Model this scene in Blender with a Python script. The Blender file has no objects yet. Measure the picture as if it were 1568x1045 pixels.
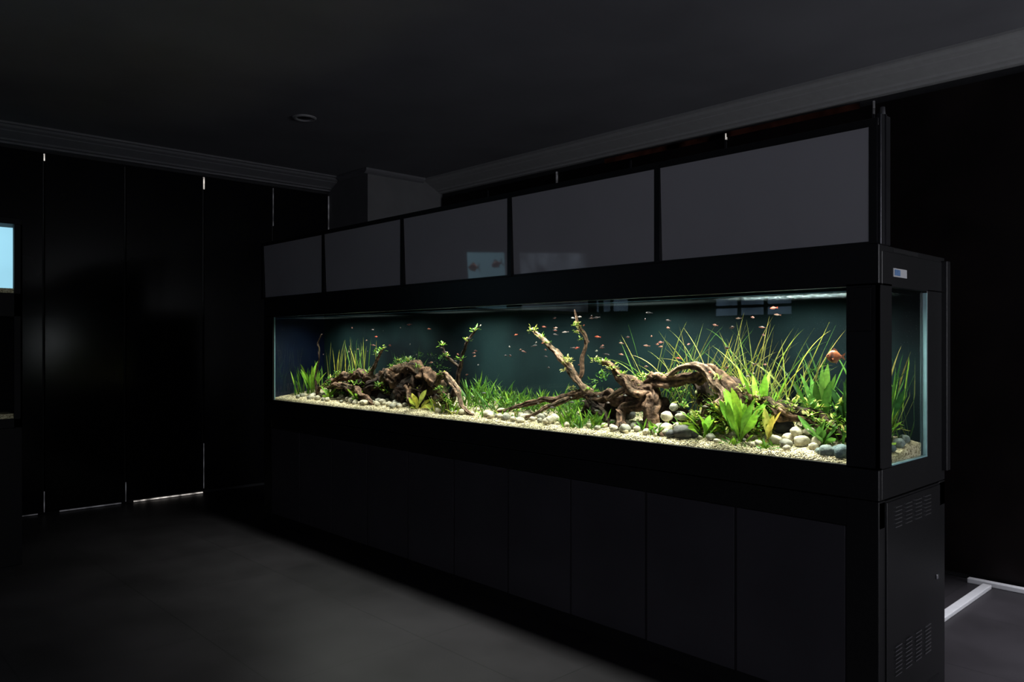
import bpy, math, random
from mathutils import Vector, noise, Matrix
random.seed(7)
R = random.uniform
sc = bpy.context.scene
try:
    sc.view_settings.view_transform = 'Standard'
    sc.view_settings.look = 'None'
except Exception as e: print(e)

# ------------------------------------------------------------------ helpers
def link(o, parent=None):
    sc.collection.objects.link(o)
    if parent: o.parent = parent
    return o
def empty(name):
    e = bpy.data.objects.new(name, None); e.empty_display_size = .1
    return link(e)

class MB:
    def __init__(s): s.v=[]; s.f=[]; s.c=[]; s.m=[]
    def vert(s, p, c=(1,1,1)):
        s.v.append(tuple(p)); s.c.append((c[0],c[1],c[2],1)); return len(s.v)-1
    def face(s, f, m=0): s.f.append(tuple(f)); s.m.append(m)
    def box(s, x0,x1,y0,y1,z0,z1, c=(1,1,1), m=0):
        i=[s.vert(p,c) for p in [(x0,y0,z0),(x1,y0,z0),(x1,y1,z0),(x0,y1,z0),(x0,y0,z1),(x1,y0,z1),(x1,y1,z1),(x0,y1,z1)]]
        for q in [(0,3,2,1),(4,5,6,7),(0,1,5,4),(1,2,6,5),(2,3,7,6),(3,0,4,7)]:
            s.face([i[k] for k in q], m)
    def obj(s, name, mats, parent=None, smooth=False, bevel=0):
        me = bpy.data.meshes.new(name)
        me.from_pydata(s.v, [], s.f)
        if not isinstance(mats,(list,tuple)): mats=[mats]
        for m in mats: me.materials.append(m)
        me.polygons.foreach_set('material_index', s.m)
        a = me.color_attributes.new('Tint','FLOAT_COLOR','POINT')
        flat=[x for c in s.c for x in c]; a.data.foreach_set('color', flat)
        if smooth: me.polygons.foreach_set('use_smooth',[True]*len(me.polygons))
        me.update()
        o = bpy.data.objects.new(name, me)
        if bevel:
            b=o.modifiers.new('b','BEVEL'); b.width=bevel; b.segments=2; b.limit_method='ANGLE'
        return link(o,parent)

def box(name,x0,x1,y0,y1,z0,z1,mat,parent=None,bevel=0):
    m=MB(); m.box(min(x0,x1),max(x0,x1),min(y0,y1),max(y0,y1),z0,z1)
    return m.obj(name,mat,parent,bevel=bevel)

# ------------------------------------------------------------------ materials
def newmat(name):
    m=bpy.data.materials.new(name); m.use_nodes=True
    nt=m.node_tree; nt.nodes.clear()
    return m,nt,nt.nodes,nt.links
def P(name,col,rough=.5,spec=.5,metal=0,noise_amt=0,nscale=20,bump=0,bscale=60,stretch=None,coat=0,tint=False):
    m,nt,N,L=newmat(name)
    out=N.new('ShaderNodeOutputMaterial'); b=N.new('ShaderNodeBsdfPrincipled')
    L.new(b.outputs[0],out.inputs[0])
    b.inputs['Base Color'].default_value=(*col,1); b.inputs['Roughness'].default_value=rough
    b.inputs['Specular IOR Level'].default_value=spec; b.inputs['Metallic'].default_value=metal
    b.inputs['Coat Weight'].default_value=coat
    tc=N.new('ShaderNodeTexCoord'); mp=N.new('ShaderNodeMapping'); L.new(tc.outputs['Object'],mp.inputs[0])
    if stretch: mp.inputs['Scale'].default_value=stretch
    if noise_amt>0 or tint:
        n=N.new('ShaderNodeTexNoise'); n.inputs['Scale'].default_value=nscale; n.inputs['Detail'].default_value=5
        L.new(mp.outputs[0],n.inputs[0])
        mr=N.new('ShaderNodeMapRange'); mr.inputs[1].default_value=.3; mr.inputs[2].default_value=.7
        mr.inputs[3].default_value=1-noise_amt; mr.inputs[4].default_value=1+noise_amt
        L.new(n.outputs[0],mr.inputs[0])
        mx=N.new('ShaderNodeVectorMath'); mx.operation='SCALE'
        if tint:
            at=N.new('ShaderNodeAttribute'); at.attribute_name='Tint'; L.new(at.outputs['Color'],mx.inputs[0])
        else: mx.inputs[0].default_value=col
        L.new(mr.outputs[0],mx.inputs['Scale']); L.new(mx.outputs[0],b.inputs['Base Color'])
    if bump>0:
        n2=N.new('ShaderNodeTexNoise'); n2.inputs['Scale'].default_value=bscale; n2.inputs['Detail'].default_value=6
        L.new(mp.outputs[0],n2.inputs[0])
        bp=N.new('ShaderNodeBump'); bp.inputs['Strength'].default_value=bump; bp.inputs['Distance'].default_value=.01
        L.new(n2.outputs[0],bp.inputs['Height']); L.new(bp.outputs[0],b.inputs['Normal'])
    return m
def E(name,col,strength,nscale=None,lo=.3):
    m,nt,N,L=newmat(name); out=N.new('ShaderNodeOutputMaterial'); e=N.new('ShaderNodeEmission')
    e.inputs[0].default_value=(*col,1); e.inputs[1].default_value=strength; L.new(e.outputs[0],out.inputs[0])
    if nscale:
        tc=N.new('ShaderNodeTexCoord'); n=N.new('ShaderNodeTexNoise'); n.inputs['Scale'].default_value=nscale
        L.new(tc.outputs['Object'],n.inputs[0]); mr=N.new('ShaderNodeMapRange')
        mr.inputs[1].default_value=.35; mr.inputs[2].default_value=.65; mr.inputs[3].default_value=strength*lo; mr.inputs[4].default_value=strength
        L.new(n.outputs[0],mr.inputs[0]); L.new(mr.outputs[0],e.inputs[1])
    return m
def glassmat(name,tint=(.96,.99,.98),base=.035):
    m,nt,N,L=newmat(name); out=N.new('ShaderNodeOutputMaterial')
    lw=N.new('ShaderNodeLayerWeight'); lw.inputs[0].default_value=.5
    pw=N.new('ShaderNodeMath'); pw.operation='POWER'; pw.inputs[1].default_value=5; L.new(lw.outputs['Facing'],pw.inputs[0])
    ma=N.new('ShaderNodeMath'); ma.operation='MULTIPLY_ADD'; ma.inputs[1].default_value=.95; ma.inputs[2].default_value=base
    L.new(pw.outputs[0],ma.inputs[0])
    t=N.new('ShaderNodeBsdfTransparent'); t.inputs[0].default_value=(*tint,1)
    g=N.new('ShaderNodeBsdfGlossy'); g.inputs['Roughness'].default_value=.01
    mx=N.new('ShaderNodeMixShader'); L.new(ma.outputs[0],mx.inputs[0]); L.new(t.outputs[0],mx.inputs[1]); L.new(g.outputs[0],mx.inputs[2])
    L.new(mx.outputs[0],out.inputs[0]); return m
def leafmat(name,trans=.32,rough=.45):
    m,nt,N,L=newmat(name); out=N.new('ShaderNodeOutputMaterial')
    at=N.new('ShaderNodeAttribute'); at.attribute_name='Tint'
    tc=N.new('ShaderNodeTexCoord'); n=N.new('ShaderNodeTexNoise'); n.inputs['Scale'].default_value=45; L.new(tc.outputs['Object'],n.inputs[0])
    mr=N.new('ShaderNodeMapRange'); mr.inputs[1].default_value=.3; mr.inputs[2].default_value=.7; mr.inputs[3].default_value=.6; mr.inputs[4].default_value=1.2
    L.new(n.outputs[0],mr.inputs[0]); vm=N.new('ShaderNodeVectorMath'); vm.operation='SCALE'
    L.new(at.outputs['Color'],vm.inputs[0]); L.new(mr.outputs[0],vm.inputs['Scale'])
    b=N.new('ShaderNodeBsdfPrincipled'); b.inputs['Roughness'].default_value=rough; b.inputs['Specular IOR Level'].default_value=.25
    L.new(vm.outputs[0],b.inputs['Base Color'])
    t=N.new('ShaderNodeBsdfTranslucent'); L.new(vm.outputs[0],t.inputs[0])
    mx=N.new('ShaderNodeMixShader'); mx.inputs[0].default_value=trans
    L.new(b.outputs[0],mx.inputs[1]); L.new(t.outputs[0],mx.inputs[2]); L.new(mx.outputs[0],out.inputs[0]); return m

M_black = P('black_lacquer',(.0075,.0075,.0085),.38,.3,noise_amt=.15,nscale=4)
M_rackb = P('rack_black_powdercoat',(.003,.003,.004),.6,.12,noise_amt=.15,nscale=4)
M_door  = P('cabinet_door_laminate',(.033,.031,.037),.42,.3,noise_amt=.15,nscale=3)
M_wallp = P('black_gloss_panel',(.004,.004,.005),.16,.13,noise_amt=.3,nscale=2)
M_wallb = P('black_brown_panel',(.006,.004,.004),.4,.15,noise_amt=.5,nscale=3)
M_wall  = P('dark_plaster',(.03,.03,.032),.9,.1,noise_amt=.1)
M_col   = P('grey_plaster',(.125,.125,.13),.9,.1,noise_amt=.06,nscale=6)
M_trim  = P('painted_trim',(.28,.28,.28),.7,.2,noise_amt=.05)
M_trim_shade = P('painted_trim_shaded',(.125,.125,.135),.7,.2,noise_amt=.05)  # same trim paint, shade of the left side and pillar put into the colour
M_ceil  = P('ceiling_paint',(.165,.165,.18),.9,.1,noise_amt=.12,nscale=1.2)
M_alu   = P('dark_aluminium',(.035,.035,.04),.35,.5,metal=.8,noise_amt=.1)
M_steel = P('brushed_steel',(.4,.4,.42),.3,.5,metal=1,noise_amt=.1)
M_hood  = P('smoked_acrylic',(.30,.297,.315),.035,.5,noise_amt=.05,nscale=2)
M_glass = glassmat('aquarium_glass')
M_edge  = P('glass_edge_green',(.25,.45,.48),.2,.5,noise_amt=.1)
M_white = P('white_plastic',(.50,.50,.52),.4,.4,noise_amt=.04)
M_label = P('label_blue',(.1,.2,.4),.5,.4,noise_amt=.3,nscale=200)
M_leaf  = leafmat('leaf_tissue')
M_rubber= P('black_rubber',(.005,.005,.006),.7,.2,noise_amt=.1)

# floor tiles
def floor_mat():
    m,nt,N,L=newmat('dark_floor_tile'); out=N.new('ShaderNodeOutputMaterial'); b=N.new('ShaderNodeBsdfPrincipled')
    tc=N.new('ShaderNodeTexCoord'); br=N.new('ShaderNodeTexBrick'); br.offset=0
    br.inputs['Scale'].default_value=1; br.inputs['Brick Width'].default_value=.8; br.inputs['Row Height'].default_value=.8
    br.inputs['Mortar Size'].default_value=.002; br.inputs['Color1'].default_value=(.028,.0255,.029,1); br.inputs['Color2'].default_value=(.0255,.0235,.0265,1)
    br.inputs['Mortar'].default_value=(.015,.015,.016,1); L.new(tc.outputs['Object'],br.inputs[0])
    n=N.new('ShaderNodeTexNoise'); n.inputs['Scale'].default_value=1.3; n.inputs['Detail'].default_value=5; L.new(tc.outputs['Object'],n.inputs[0])
    mr=N.new('ShaderNodeMapRange'); mr.inputs[1].default_value=.3; mr.inputs[2].default_value=.7; mr.inputs[3].default_value=.6; mr.inputs[4].default_value=1.35; L.new(n.outputs[0],mr.inputs[0])
    vm=N.new('ShaderNodeVectorMath'); vm.operation='SCALE'; L.new(br.outputs[0],vm.inputs[0]); L.new(mr.outputs[0],vm.inputs['Scale'])
    L.new(vm.outputs[0],b.inputs['Base Color']); b.inputs['Roughness'].default_value=.42; b.inputs['Specular IOR Level'].default_value=.13
    L.new(b.outputs[0],out.inputs[0]); return m
M_floor=floor_mat()

# ------------------------------------------------------------------ room shell
XL,XR,YB,YF,ZC=-7.83,3.0,5.55,-3.0,3.34
box('floor',XL-.1,XR+.1,YF-.1,YB+.1,-.1,0,M_floor)
box('ceiling',XL-.1,XR+.1,YF-.1,YB+.1,ZC,ZC+.1,M_ceil)
box('wall_left',XL-.1,XL,YF-.1,YB+.1,0,ZC,M_wall)
box('wall_back',XL,XR,YB,YB+.1,0,ZC,M_wall)
box('wall_right',XR,XR+.1,YF-.1,YB+.1,0,ZC,M_wall)
box('wall_front',XL,XR,YF-.1,YF,0,ZC,M_wall)
# pillar in the corner
box('pillar',XL+.001,-7.02,4.55,YB-.001,0,ZC-.001,M_col)

def prof(name,pts,axis,a0,a1,base,sgn,mat):
    m=MB(); n=len(pts)
    for a in (a0,a1):
        for (o,z) in pts:
            m.vert((base+sgn*o,a,z) if axis=='Y' else (a,base+sgn*o,z))
    for i in range(n):
        j=(i+1)%n; m.face((i,j,n+j,n+i))
    m.face(range(n)); m.face(range(2*n-1,n-1,-1))
    return m.obj(name,mat)
CR=[(0,ZC-.001),(.27,ZC-.001),(.27,3.322),(.25,3.318),(.235,3.30),(.20,3.285),(.195,3.278),(.10,3.235),(.09,3.222),(.06,3.215),(.055,3.20),(0,3.20)]
prof('trim_1',CR,'Y',YF,4.548,XL+.001,1,M_trim_shade)
prof('trim_2',CR,'X',-7.018,XR,YB-.001,-1,M_trim)
C2=[(0,ZC-.002),(.05,ZC-.002),(.05,3.315),(.035,3.30),(.01,3.285),(0,3.285)]
prof('trim_3',C2,'X',XL+.28,-7.02,4.549,-1,M_trim_shade)
prof('trim_4',C2,'Y',4.5,5.27,-7.019,1,M_trim_shade)

# left wall: tall black sliding panels with daylight leaking between them
M_stile=P('stile',(.012,.012,.014),.45,.3,noise_amt=.1)
pan=empty('blackout_sliding_panels')
ys=[-2.4,-1.7,-1.0,-.35,.33,1.03,1.73,2.40,3.13,3.87,4.53]
for i in range(len(ys)-1):
    m=MB(); m.box(XL+.012,XL+.035,ys[i]+.008,ys[i+1]-.008,.03,3.17)
    m.obj('panel_%d'%(i+1),M_wallp,pan)
    m=MB(); m.box(XL+.03,XL+.042,ys[i+1]-.012,ys[i+1]-.004,.03,3.15)
    m.obj('stile_%d'%(i+1),M_stile,pan)
pan2=empty('blackout_roller_panels')
xs=[-7.0,-6.2,-5.2,-4.3,-3.35,-2.2,-.97,.1,1.1,2.1,2.95]
for i in range(len(xs)-1):
    m=MB(); m.box(xs[i]+.006,xs[i+1]-.006,YB-.03,YB-.01,.03,3.15)
    m.obj('panel_%d'%(i+1),M_wallb,pan2)
    m=MB(); m.box(xs[i+1]-.012,xs[i+1]+.004,YB-.045,YB-.03,.03,3.12); m.obj('stile_%d'%(i+1),M_stile,pan2)
M_slit=E('daylight_slit',(1,.93,.86),.8,14,.15)
M_slit2=E('daylight_slit_dim',(.9,.9,1),.10,9,.2)
w=empty('window_1')
def slit(y0,y1,z0,z1,mt): box('daylight_gap',XL+.036,XL+.044,y0,y1,z0,z1,mt,w)
slit(1.725,1.735,3.10,3.16,M_slit); slit(3.124,3.138,3.04,3.16,M_slit)
slit(3.866,3.874,2.75,3.15,M_slit2); slit(4.53,4.54,2.75,3.15,M_slit2); slit(2.397,2.403,.02,.2,M_slit2)
slit(2.47,3.12,.006,.017,M_slit); slit(1.85,2.36,.006,.016,M_slit2); slit(1.0,1.68,.006,.014,M_slit2)
slit(1.727,1.733,.02,.2,M_slit2); slit(3.128,3.133,.05,.5,M_slit2)
w=empty('window_2')
for (x0,x1,z0,z1,mt) in [(-5.205,-5.19,3.03,3.16,M_slit2),(-3.355,-3.345,3.12,3.17,M_slit),(-2.206,-2.196,3.08,3.17,M_slit2)]:
    box('daylight_gap',x0,x1,YB-.045,YB-.031,z0,z1,mt,w)
M_red=E('red_panel_reflection',(.5,.17,.12),.013,5,0.0)  # reddish reflection on the back panels, put in as a faintly glowing strip
box('red_reflection_strip',-4.6,-2.3,YB-.04,YB-.031,3.14,3.18,M_red,w)

# added glowing panes behind, a window beside the viewpoint (light the room, reflect in the glass)
def window(name,x0,x1,z0,z1,nx,nz,mt,wall='front'):
    e=empty(name); m=MB(); f=MB()
    if wall=='front':
        m.box(x0,x1,YF+.001,YF+.012,z0,z1); m.obj('pane',mt,e)
        for i in range(nx+1):
            x=x0+(x1-x0)*i/nx; f.box(x-.02,x+.02,YF+.001,YF+.04,z0-.02,z1+.02)
        for i in range(nz+1):
            z=z0+(z1-z0)*i/nz; f.box(x0-.02,x1+.02,YF+.001,YF+.04,z-.018,z+.018)
    else:
        m.box(XR-.012,XR-.001,x0,x1,z0,z1); m.obj('pane',mt,e)
        for i in range(nx+1):
            x=x0+(x1-x0)*i/nx; f.box(XR-.04,XR-.001,x-.02,x+.02,z0-.02,z1+.02)
        for i in range(nz+1):
            z=z0+(z1-z0)*i/nz; f.box(XR-.04,XR-.001,x0-.02,x1+.02,z-.018,z+.018)
    f.obj('frame',M_alu,e)
window('tank_glow_3',-5.65,-4.55,1.84,2.10,3,2,E('tank_glow_pane',(.45,.7,1),1.5,3,.35))  # unseen stand-in for a lit tank, mirrored in the front glass
window('tank_glow_4',-7.7,-7.05,1.95,2.17,2,1,E('tank_glow_pane2',(.45,.7,1),1.5,3,.35))  # second lit-tank stand-in for the front glass reflections
window('room_fill_pane',.3,2.7,.8,2.7,3,2,E('room_fill_glow',(.86,.87,1),4.2))  # added out of view as soft fill for hood and ceiling
window('window_6',3.9,5.3,.5,2.7,2,2,E('tank_glow_pane4',(.92,.94,1),10.0),wall='right')

# recessed ceiling downlight, plus an added one out of view
def lathe(name,prof_,seg,mat,loc,parent=None):
    m=MB()
    for (r,z) in prof_:
        for k in range(seg):
            a=2*math.pi*k/seg; m.vert((loc[0]+r*math.cos(a),loc[1]+r*math.sin(a),loc[2]+z))
    for i in range(len(prof_)-1):
        for k in range(seg):
            k2=(k+1)%seg; m.face((i*seg+k,i*seg+k2,(i+1)*seg+k2,(i+1)*seg+k))
    return m.obj(name,mat,parent,smooth=True)
M_bez=P('bezel_paint',(.22,.22,.23),.5,.4,noise_amt=.05)
for (lx,ly) in [(-5.79,3.15),(-.35,4.6)]:  # second fixture is invented, only to carry the spot below
    dl=empty('recessed_downlight')
    lathe('bezel',[(.095,0),(.095,-.006),(.085,-.014),(.066,-.012),(.06,-.002)],40,M_bez,(lx,ly,ZC),dl)
    lathe('lens',[(.06,-.003),(.04,-.008),(.02,-.01),(.0005,-.011)],40,M_steel,(lx,ly,ZC),dl)
l=bpy.data.lights.new('floor_fill_spot','SPOT'); l.energy=620; l.color=(.94,.94,1); l.spot_size=math.radians(54); l.spot_blend=.6; l.shadow_soft_size=.05  # added spot that brightens the floor behind the tank
o=bpy.data.objects.new('floor_fill_spot',l); o.location=(-.35,4.6,ZC-.03); link(o,dl)

# white trunking on the floor behind the tank
ct=empty('cable_trunking')
box('run_short',-1.505,-1.455,4.0,5.40,.0,.025,M_white,ct,.004)
box('run_long',-1.60,2.6,5.43,5.475,.0,.03,M_white,ct,.004)

# ------------------------------------------------------------------ aquarium cabinet
X0,X1,Y0,Y1=-6.20,-1.18,3.0,3.71
cab=empty('aquarium_cabinet')
box('plinth',X0+.04,X1-.04,Y0+.06,Y1-.03,0,.09,M_rubber,cab)
box('carcass',X0+.003,X1-.003,Y0+.024,Y1,.085,.80,M_rubber,cab)
box('fascia',X0,X1,Y0+.004,Y1,.80,.902,M_black,cab,.003)
box('corner_post_right',X1-.122,X1,Y0,Y0+.06,.0,.905,M_black,cab,.003)
box('corner_post_left',X0,X0+.13,Y0,Y0+.06,.0,.905,M_black,cab,.003)
box('back_post',X1-.05,X1,Y1-.07,Y1,.0,.905,M_black,cab,.003)
box('foot_rail',X1-.02,X1-.001,Y0+.05,Y1-.06,.0,.09,M_black,cab)
dw=.4768
for i in range(10):
    xa=-1.304-dw*i
    box('door_leaf_%d'%(i+1),xa-dw+.005+(0.005 if i%2 else 0),xa-.005,Y0+.002+(.0 if i%2 else .003),Y0+.022,.095,.795,M_door,cab,.002)
box('end_panel',X1-.015,X1+.006,Y0+.062,Y1-.075,.095,.895,M_black,cab,.003)
v=MB()
for (zt,zb,n) in [(.868,.792,6),(.33,.22,8)]:
    for c in range(4):
        yc=3.165+c*.105
        for k in range(n):
            z=zt-(zt-zb)*k/(n-1)
            v.box(X1+.005,X1+.011,yc-.032,yc+.032,z-.0022,z+.0022)
v.obj('vent_louvres',M_steel,cab)
box('cam_lock',X1+.005,X1+.012,3.58,3.60,.50,.52,M_steel,cab,.002)

# ------------------------------------------------------------------ aquarium tank
tank=empty('aquarium_tank')
ZB,ZT,ZTOP=1.033,1.716,1.875
box('bottom_rail_front',X0,X1,Y0,Y0+.03,.908,ZB,M_black,tank,.003)
box('bottom_tray',X0+.002,X1-.002,Y0+.03,Y1,.908,1.0,M_black,tank)
box('bottom_rail_end',X1-.03,X1,Y0+.03,Y1,.908,1.028,M_black,tank,.003)
box('top_rail_front',X0,X1,Y0,Y0+.03,ZT,ZTOP,M_black,tank,.003)
box('top_rail_end',X1-.03,X1,Y0+.03,Y1,ZT,ZTOP-.025,M_black,tank,.003)
box('lid',X0+.002,X1-.002,Y0+.03,Y1,ZTOP-.04,ZTOP-.005,M_black,tank)
box('post_front_right',-1.302,X1,Y0,Y0+.012,ZB-.01,ZT+.01,M_black,tank)
box('post_front_right_return',X1-.012,X1,Y0,Y0+.122,ZB-.01,ZT+.01,M_black,tank)
box('post_front_left',X0,-6.045,Y0,Y0+.012,ZB-.01,ZT+.01,M_black,tank)
box('post_back_right',X1-.03,X1,3.50,Y1,ZB-.01,ZT+.01,M_black,tank,.003)
box('side_flange',X1-.02,X1+.02,Y1-.035,Y1+.01,.95,ZTOP-.02,M_black,tank,.003)
box('end_wall_left',X0,X0+.02,Y0+.01,Y1,ZB-.02,ZT+.02,M_black,tank)
box('back_wall',X0,X1,Y1-.015,Y1,ZB-.02,ZT+.1,M_black,tank)
# glass
def quad(name,pts,mat,parent):
    m=MB(); m.face([m.vert(p) for p in pts]); return m.obj(name,mat,parent)
gy=Y0+.016
quad('front_glass',[(-6.19,gy,1.0),(-1.19,gy,1.0),(-1.19,gy,1.74),(-6.19,gy,1.74)],M_glass,tank)
quad('end_glass',[(-1.194,3.03,1.0),(-1.194,3.52,1.0),(-1.194,3.52,1.74),(-1.194,3.03,1.74)],M_glass,tank)
quad('left_end_glass',[(-6.06,3.02,1.0),(-6.06,3.49,1.0),(-6.06,3.49,1.74),(-6.06,3.02,1.74)],glassmat('end_glass_left',(.75,.85,.95),.06),tank)
M_endl=P('end_film_blue',(.003,.006,.022),.5,.3,noise_amt=.4,nscale=5)
box('left_end_film',-6.075,-6.065,3.02,3.49,1.0,1.74,M_endl,tank)
box('glass_edge_bottom_end',-1.196,-1.180,3.125,3.50,1.028,1.033,M_edge,tank)
box('glass_edge_right_end',-1.196,-1.181,3.494,3.50,1.033,1.71,M_edge,tank)
box('glass_edge_left',-6.048,-6.042,Y0+.013,Y0+.02,ZB,ZT,M_edge,tank)
# background panel
def back_mat():
    m,nt,N,L=newmat('teal_background'); out=N.new('ShaderNodeOutputMaterial'); b=N.new('ShaderNodeBsdfPrincipled')
    tc=N.new('ShaderNodeTexCoord')
    n=N.new('ShaderNodeTexNoise'); n.inputs['Scale'].default_value=1.6; n.inputs['Detail'].default_value=3; L.new(tc.outputs['Object'],n.inputs[0])
    cr=N.new('ShaderNodeValToRGB'); cr.color_ramp.elements[0].position=.38; cr.color_ramp.elements[0].color=(.0022,.0050,.0068,1)
    cr.color_ramp.elements[1].position=.62; cr.color_ramp.elements[1].color=(.0070,.0185,.0200,1); L.new(n.outputs[0],cr.inputs[0])
    vo=N.new('ShaderNodeTexVoronoi'); vo.inputs['Scale'].default_value=75; L.new(tc.outputs['Object'],vo.inputs[0])
    mr=N.new('ShaderNodeMapRange'); mr.inputs[1].default_value=.05; mr.inputs[2].default_value=.16; mr.inputs[3].default_value=.5; mr.inputs[4].default_value=0
    L.new(vo.outputs['Distance'],mr.inputs[0])
    mx=N.new('ShaderNodeMixRGB'); L.new(mr.outputs[0],mx.inputs[0]); L.new(cr.outputs[0],mx.inputs[1]); mx.inputs[2].default_value=(.035,.058,.060,1)
    L.new(mx.outputs[0],b.inputs['Base Color']); b.inputs['Roughness'].default_value=.7; b.inputs['Specular IOR Level'].default_value=.06
    L.new(b.outputs[0],out.inputs[0]); return m
box('background_panel',-6.06,-1.2,3.485,3.50,1.0,1.80,back_mat(),tank)
box('touch_controller',-1.29,-1.205,Y0-.008,Y0,1.545,1.712,M_rubber,tank,.003)
box('rating_label',X1,X1+.002,3.135,3.27,1.757,1.79,M_white,tank)
box('rating_label_print',X1+.002,X1+.003,3.145,3.20,1.762,1.785,M_label,tank)
box('cable_cover',X1-.03,X1+.0,3.14,3.4,ZTOP-.025,ZTOP-.005,M_rubber,tank,.003)

# water surface with ripples
def water_mat():
    m,nt,N,L=newmat('rippled_water'); out=N.new('ShaderNodeOutputMaterial')
    tc=N.new('ShaderNodeTexCoord'); sp=N.new('ShaderNodeSeparateXYZ'); L.new(tc.outputs['Object'],sp.inputs[0])
    g=N.new('ShaderNodeMapRange'); g.inputs[1].default_value=-2.1; g.inputs[2].default_value=-1.5; g.inputs[3].default_value=.0; g.inputs[4].default_value=1; L.new(sp.outputs[0],g.inputs[0])
    n=N.new('ShaderNodeTexNoise'); n.inputs['Scale'].default_value=46; n.inputs['Detail'].default_value=8; n.inputs['Roughness'].default_value=.8; L.new(tc.outputs['Object'],n.inputs[0])
    mr=N.new('ShaderNodeMapRange'); mr.inputs[1].default_value=.53; mr.inputs[2].default_value=.57; L.new(n.outputs[0],mr.inputs[0])
    mu=N.new('ShaderNodeMath'); mu.operation='MULTIPLY'; L.new(g.outputs[0],mu.inputs[0]); L.new(mr.outputs[0],mu.inputs[1])
    ad=N.new('ShaderNodeMath'); ad.operation='MULTIPLY_ADD'; ad.inputs[1].default_value=.30; ad.inputs[2].default_value=.003; L.new(mu.outputs[0],ad.inputs[0])
    t=N.new('ShaderNodeBsdfTransparent'); t.inputs[0].default_value=(.95,.99,1,1)
    tr=N.new('ShaderNodeBsdfTranslucent'); tr.inputs[0].default_value=(.45,.62,.65,1)
    gl=N.new('ShaderNodeBsdfGlossy'); gl.inputs['Roughness'].default_value=.05; gl.inputs[0].default_value=(.6,.8,.85,1)
    bp=N.new('ShaderNodeBump'); bp.inputs['Strength'].default_value=.6; bp.inputs['Distance'].default_value=.01; L.new(n.outputs[0],bp.inputs['Height']); L.new(bp.outputs[0],gl.inputs['Normal'])
    m1=N.new('ShaderNodeMixShader'); m1.inputs[0].default_value=.4; L.new(tr.outputs[0],m1.inputs[1]); L.new(gl.outputs[0],m1.inputs[2])
    m2=N.new('ShaderNodeMixShader'); L.new(ad.outputs[0],m2.inputs[0]); L.new(t.outputs[0],m2.inputs[1]); L.new(m1.outputs[0],m2.inputs[2])
    L.new(m2.outputs[0],out.inputs[0]); return m
quad('water_surface',[(-6.05,3.02,1.698),(-1.2,3.02,1.698),(-1.2,3.48,1.698),(-6.05,3.48,1.698)],water_mat(),tank)
M_men=P('meniscus',(.13,.25,.29),.2,.5,noise_amt=.4,nscale=6)
box('meniscus_line',-6.045,-1.21,gy+.003,gy+.008,1.700,1.7025,M_men,tank)

# hood screen
hood=empty('aquarium_hood_screen')
hx=[-1.20,-2.185,-3.19,-4.22,-5.23,-6.225]
box('bottom_bar',-6.24,-1.18,Y0+.002,Y0+.09,1.872,1.884,M_black,hood)
box('top_bar',-6.24,-1.18,Y0-.004,Y0+.09,2.315,2.345,M_black,hood,.003)
for i,x in enumerate(hx):
    box('mullion_%d'%(i+1),x-.015,x+.015,Y0-.006,Y0+.02,1.875,2.33,M_black,hood)
box('end_post',-1.19,-1.172,Y0,Y0+.09,1.87,2.36,M_alu,hood,.003)
box('end_post_rib',-1.172,-1.167,Y0+.035,Y0+.042,1.87,2.36,M_alu,hood)
lathe('post_cap',[(.001,.03),(.008,.028),(.01,.0)],12,M_steel,(-1.178,Y0+.03,2.36),hood)
box('left_post',-6.25,-6.232,Y0,Y0+.09,1.87,2.35,M_alu,hood)
for i in range(5):
    xa,xb=hx[i+1]+.014,hx[i]-.014; m=MB()
    za,zb=1.882,2.318; ya,yb=Y0+.0175,Y0+.0015
    ids=[m.vert(p) for p in [(xa,ya,za),(xb,ya,za),(xb,yb,zb),(xa,yb,zb),(xa,ya+.01,za),(xb,ya+.01,za),(xb,yb+.01,zb),(xa,yb+.01,zb)]]
    for q in [(0,1,2,3),(5,4,7,6),(0,4,5,1),(3,2,6,7),(0,3,7,4),(1,5,6,2)]: m.face([ids[k] for k in q])
    m.obj('acrylic_pane_%d'%(i+1),M_hood,hood)

# lamps under the lid
lb=empty('aquarium_light_bar')
box('fixture',-6.0,-1.25,3.06,3.34,1.818,1.834,M_alu,lb)
for i,(x,pw) in enumerate([(-5.5,7.5),(-4.85,8.5),(-3.85,11),(-3.15,9.5),(-2.35,16),(-1.6,15)]):
    l=bpy.data.lights.new('lamp_%d'%i,'AREA'); l.shape='RECTANGLE'; l.size=.5; l.size_y=.12; l.energy=pw*1.0; l.color=(1,.985,.88)
    l.spread=2.3
    o=bpy.data.objects.new('led_lamp_%d'%(i+1),l); o.location=(x,3.16,1.814); link(o,lb)

# ------------------------------------------------------------------ substrate
def sand(x,y):
    t=max(0,min(1,(y-3.02)/.46))
    e=max(0,min(1,(x+1.5)/.3))
    h=1.045+.075*t**.8*(1-.55*e)
    h+=.018*noise.noise(Vector((x*2.1,y*3,1.3)))*t*1.5+.006*noise.noise(Vector((x*9,y*9,4)))
    h+=.03*math.exp(-((x+2.0)/.5)**2)*t + .02*math.exp(-((x+4.7)/.5)**2)*t
    return h
m=MB(); nx,ny=620,48
for j in range(ny+1):
    for i in range(nx+1):
        x=-6.06+4.86*i/nx; y=3.019+.466*j/ny
        m.vert((x,y,sand(x,y)+.0025*noise.noise(Vector((x*60,y*60,0)))))
for j in range(ny):
    for i in range(nx):
        a=j*(nx+1)+i; m.face((a,a+1,a+nx+2,a+nx+1))
b0=len(m.v)
for i in range(nx+1):
    p=m.v[i]; m.vert((p[0],p[1],1.0))
for i in range(nx): m.face((i,b0+i,b0+i+1,i+1))
b1=len(m.v)
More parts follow.
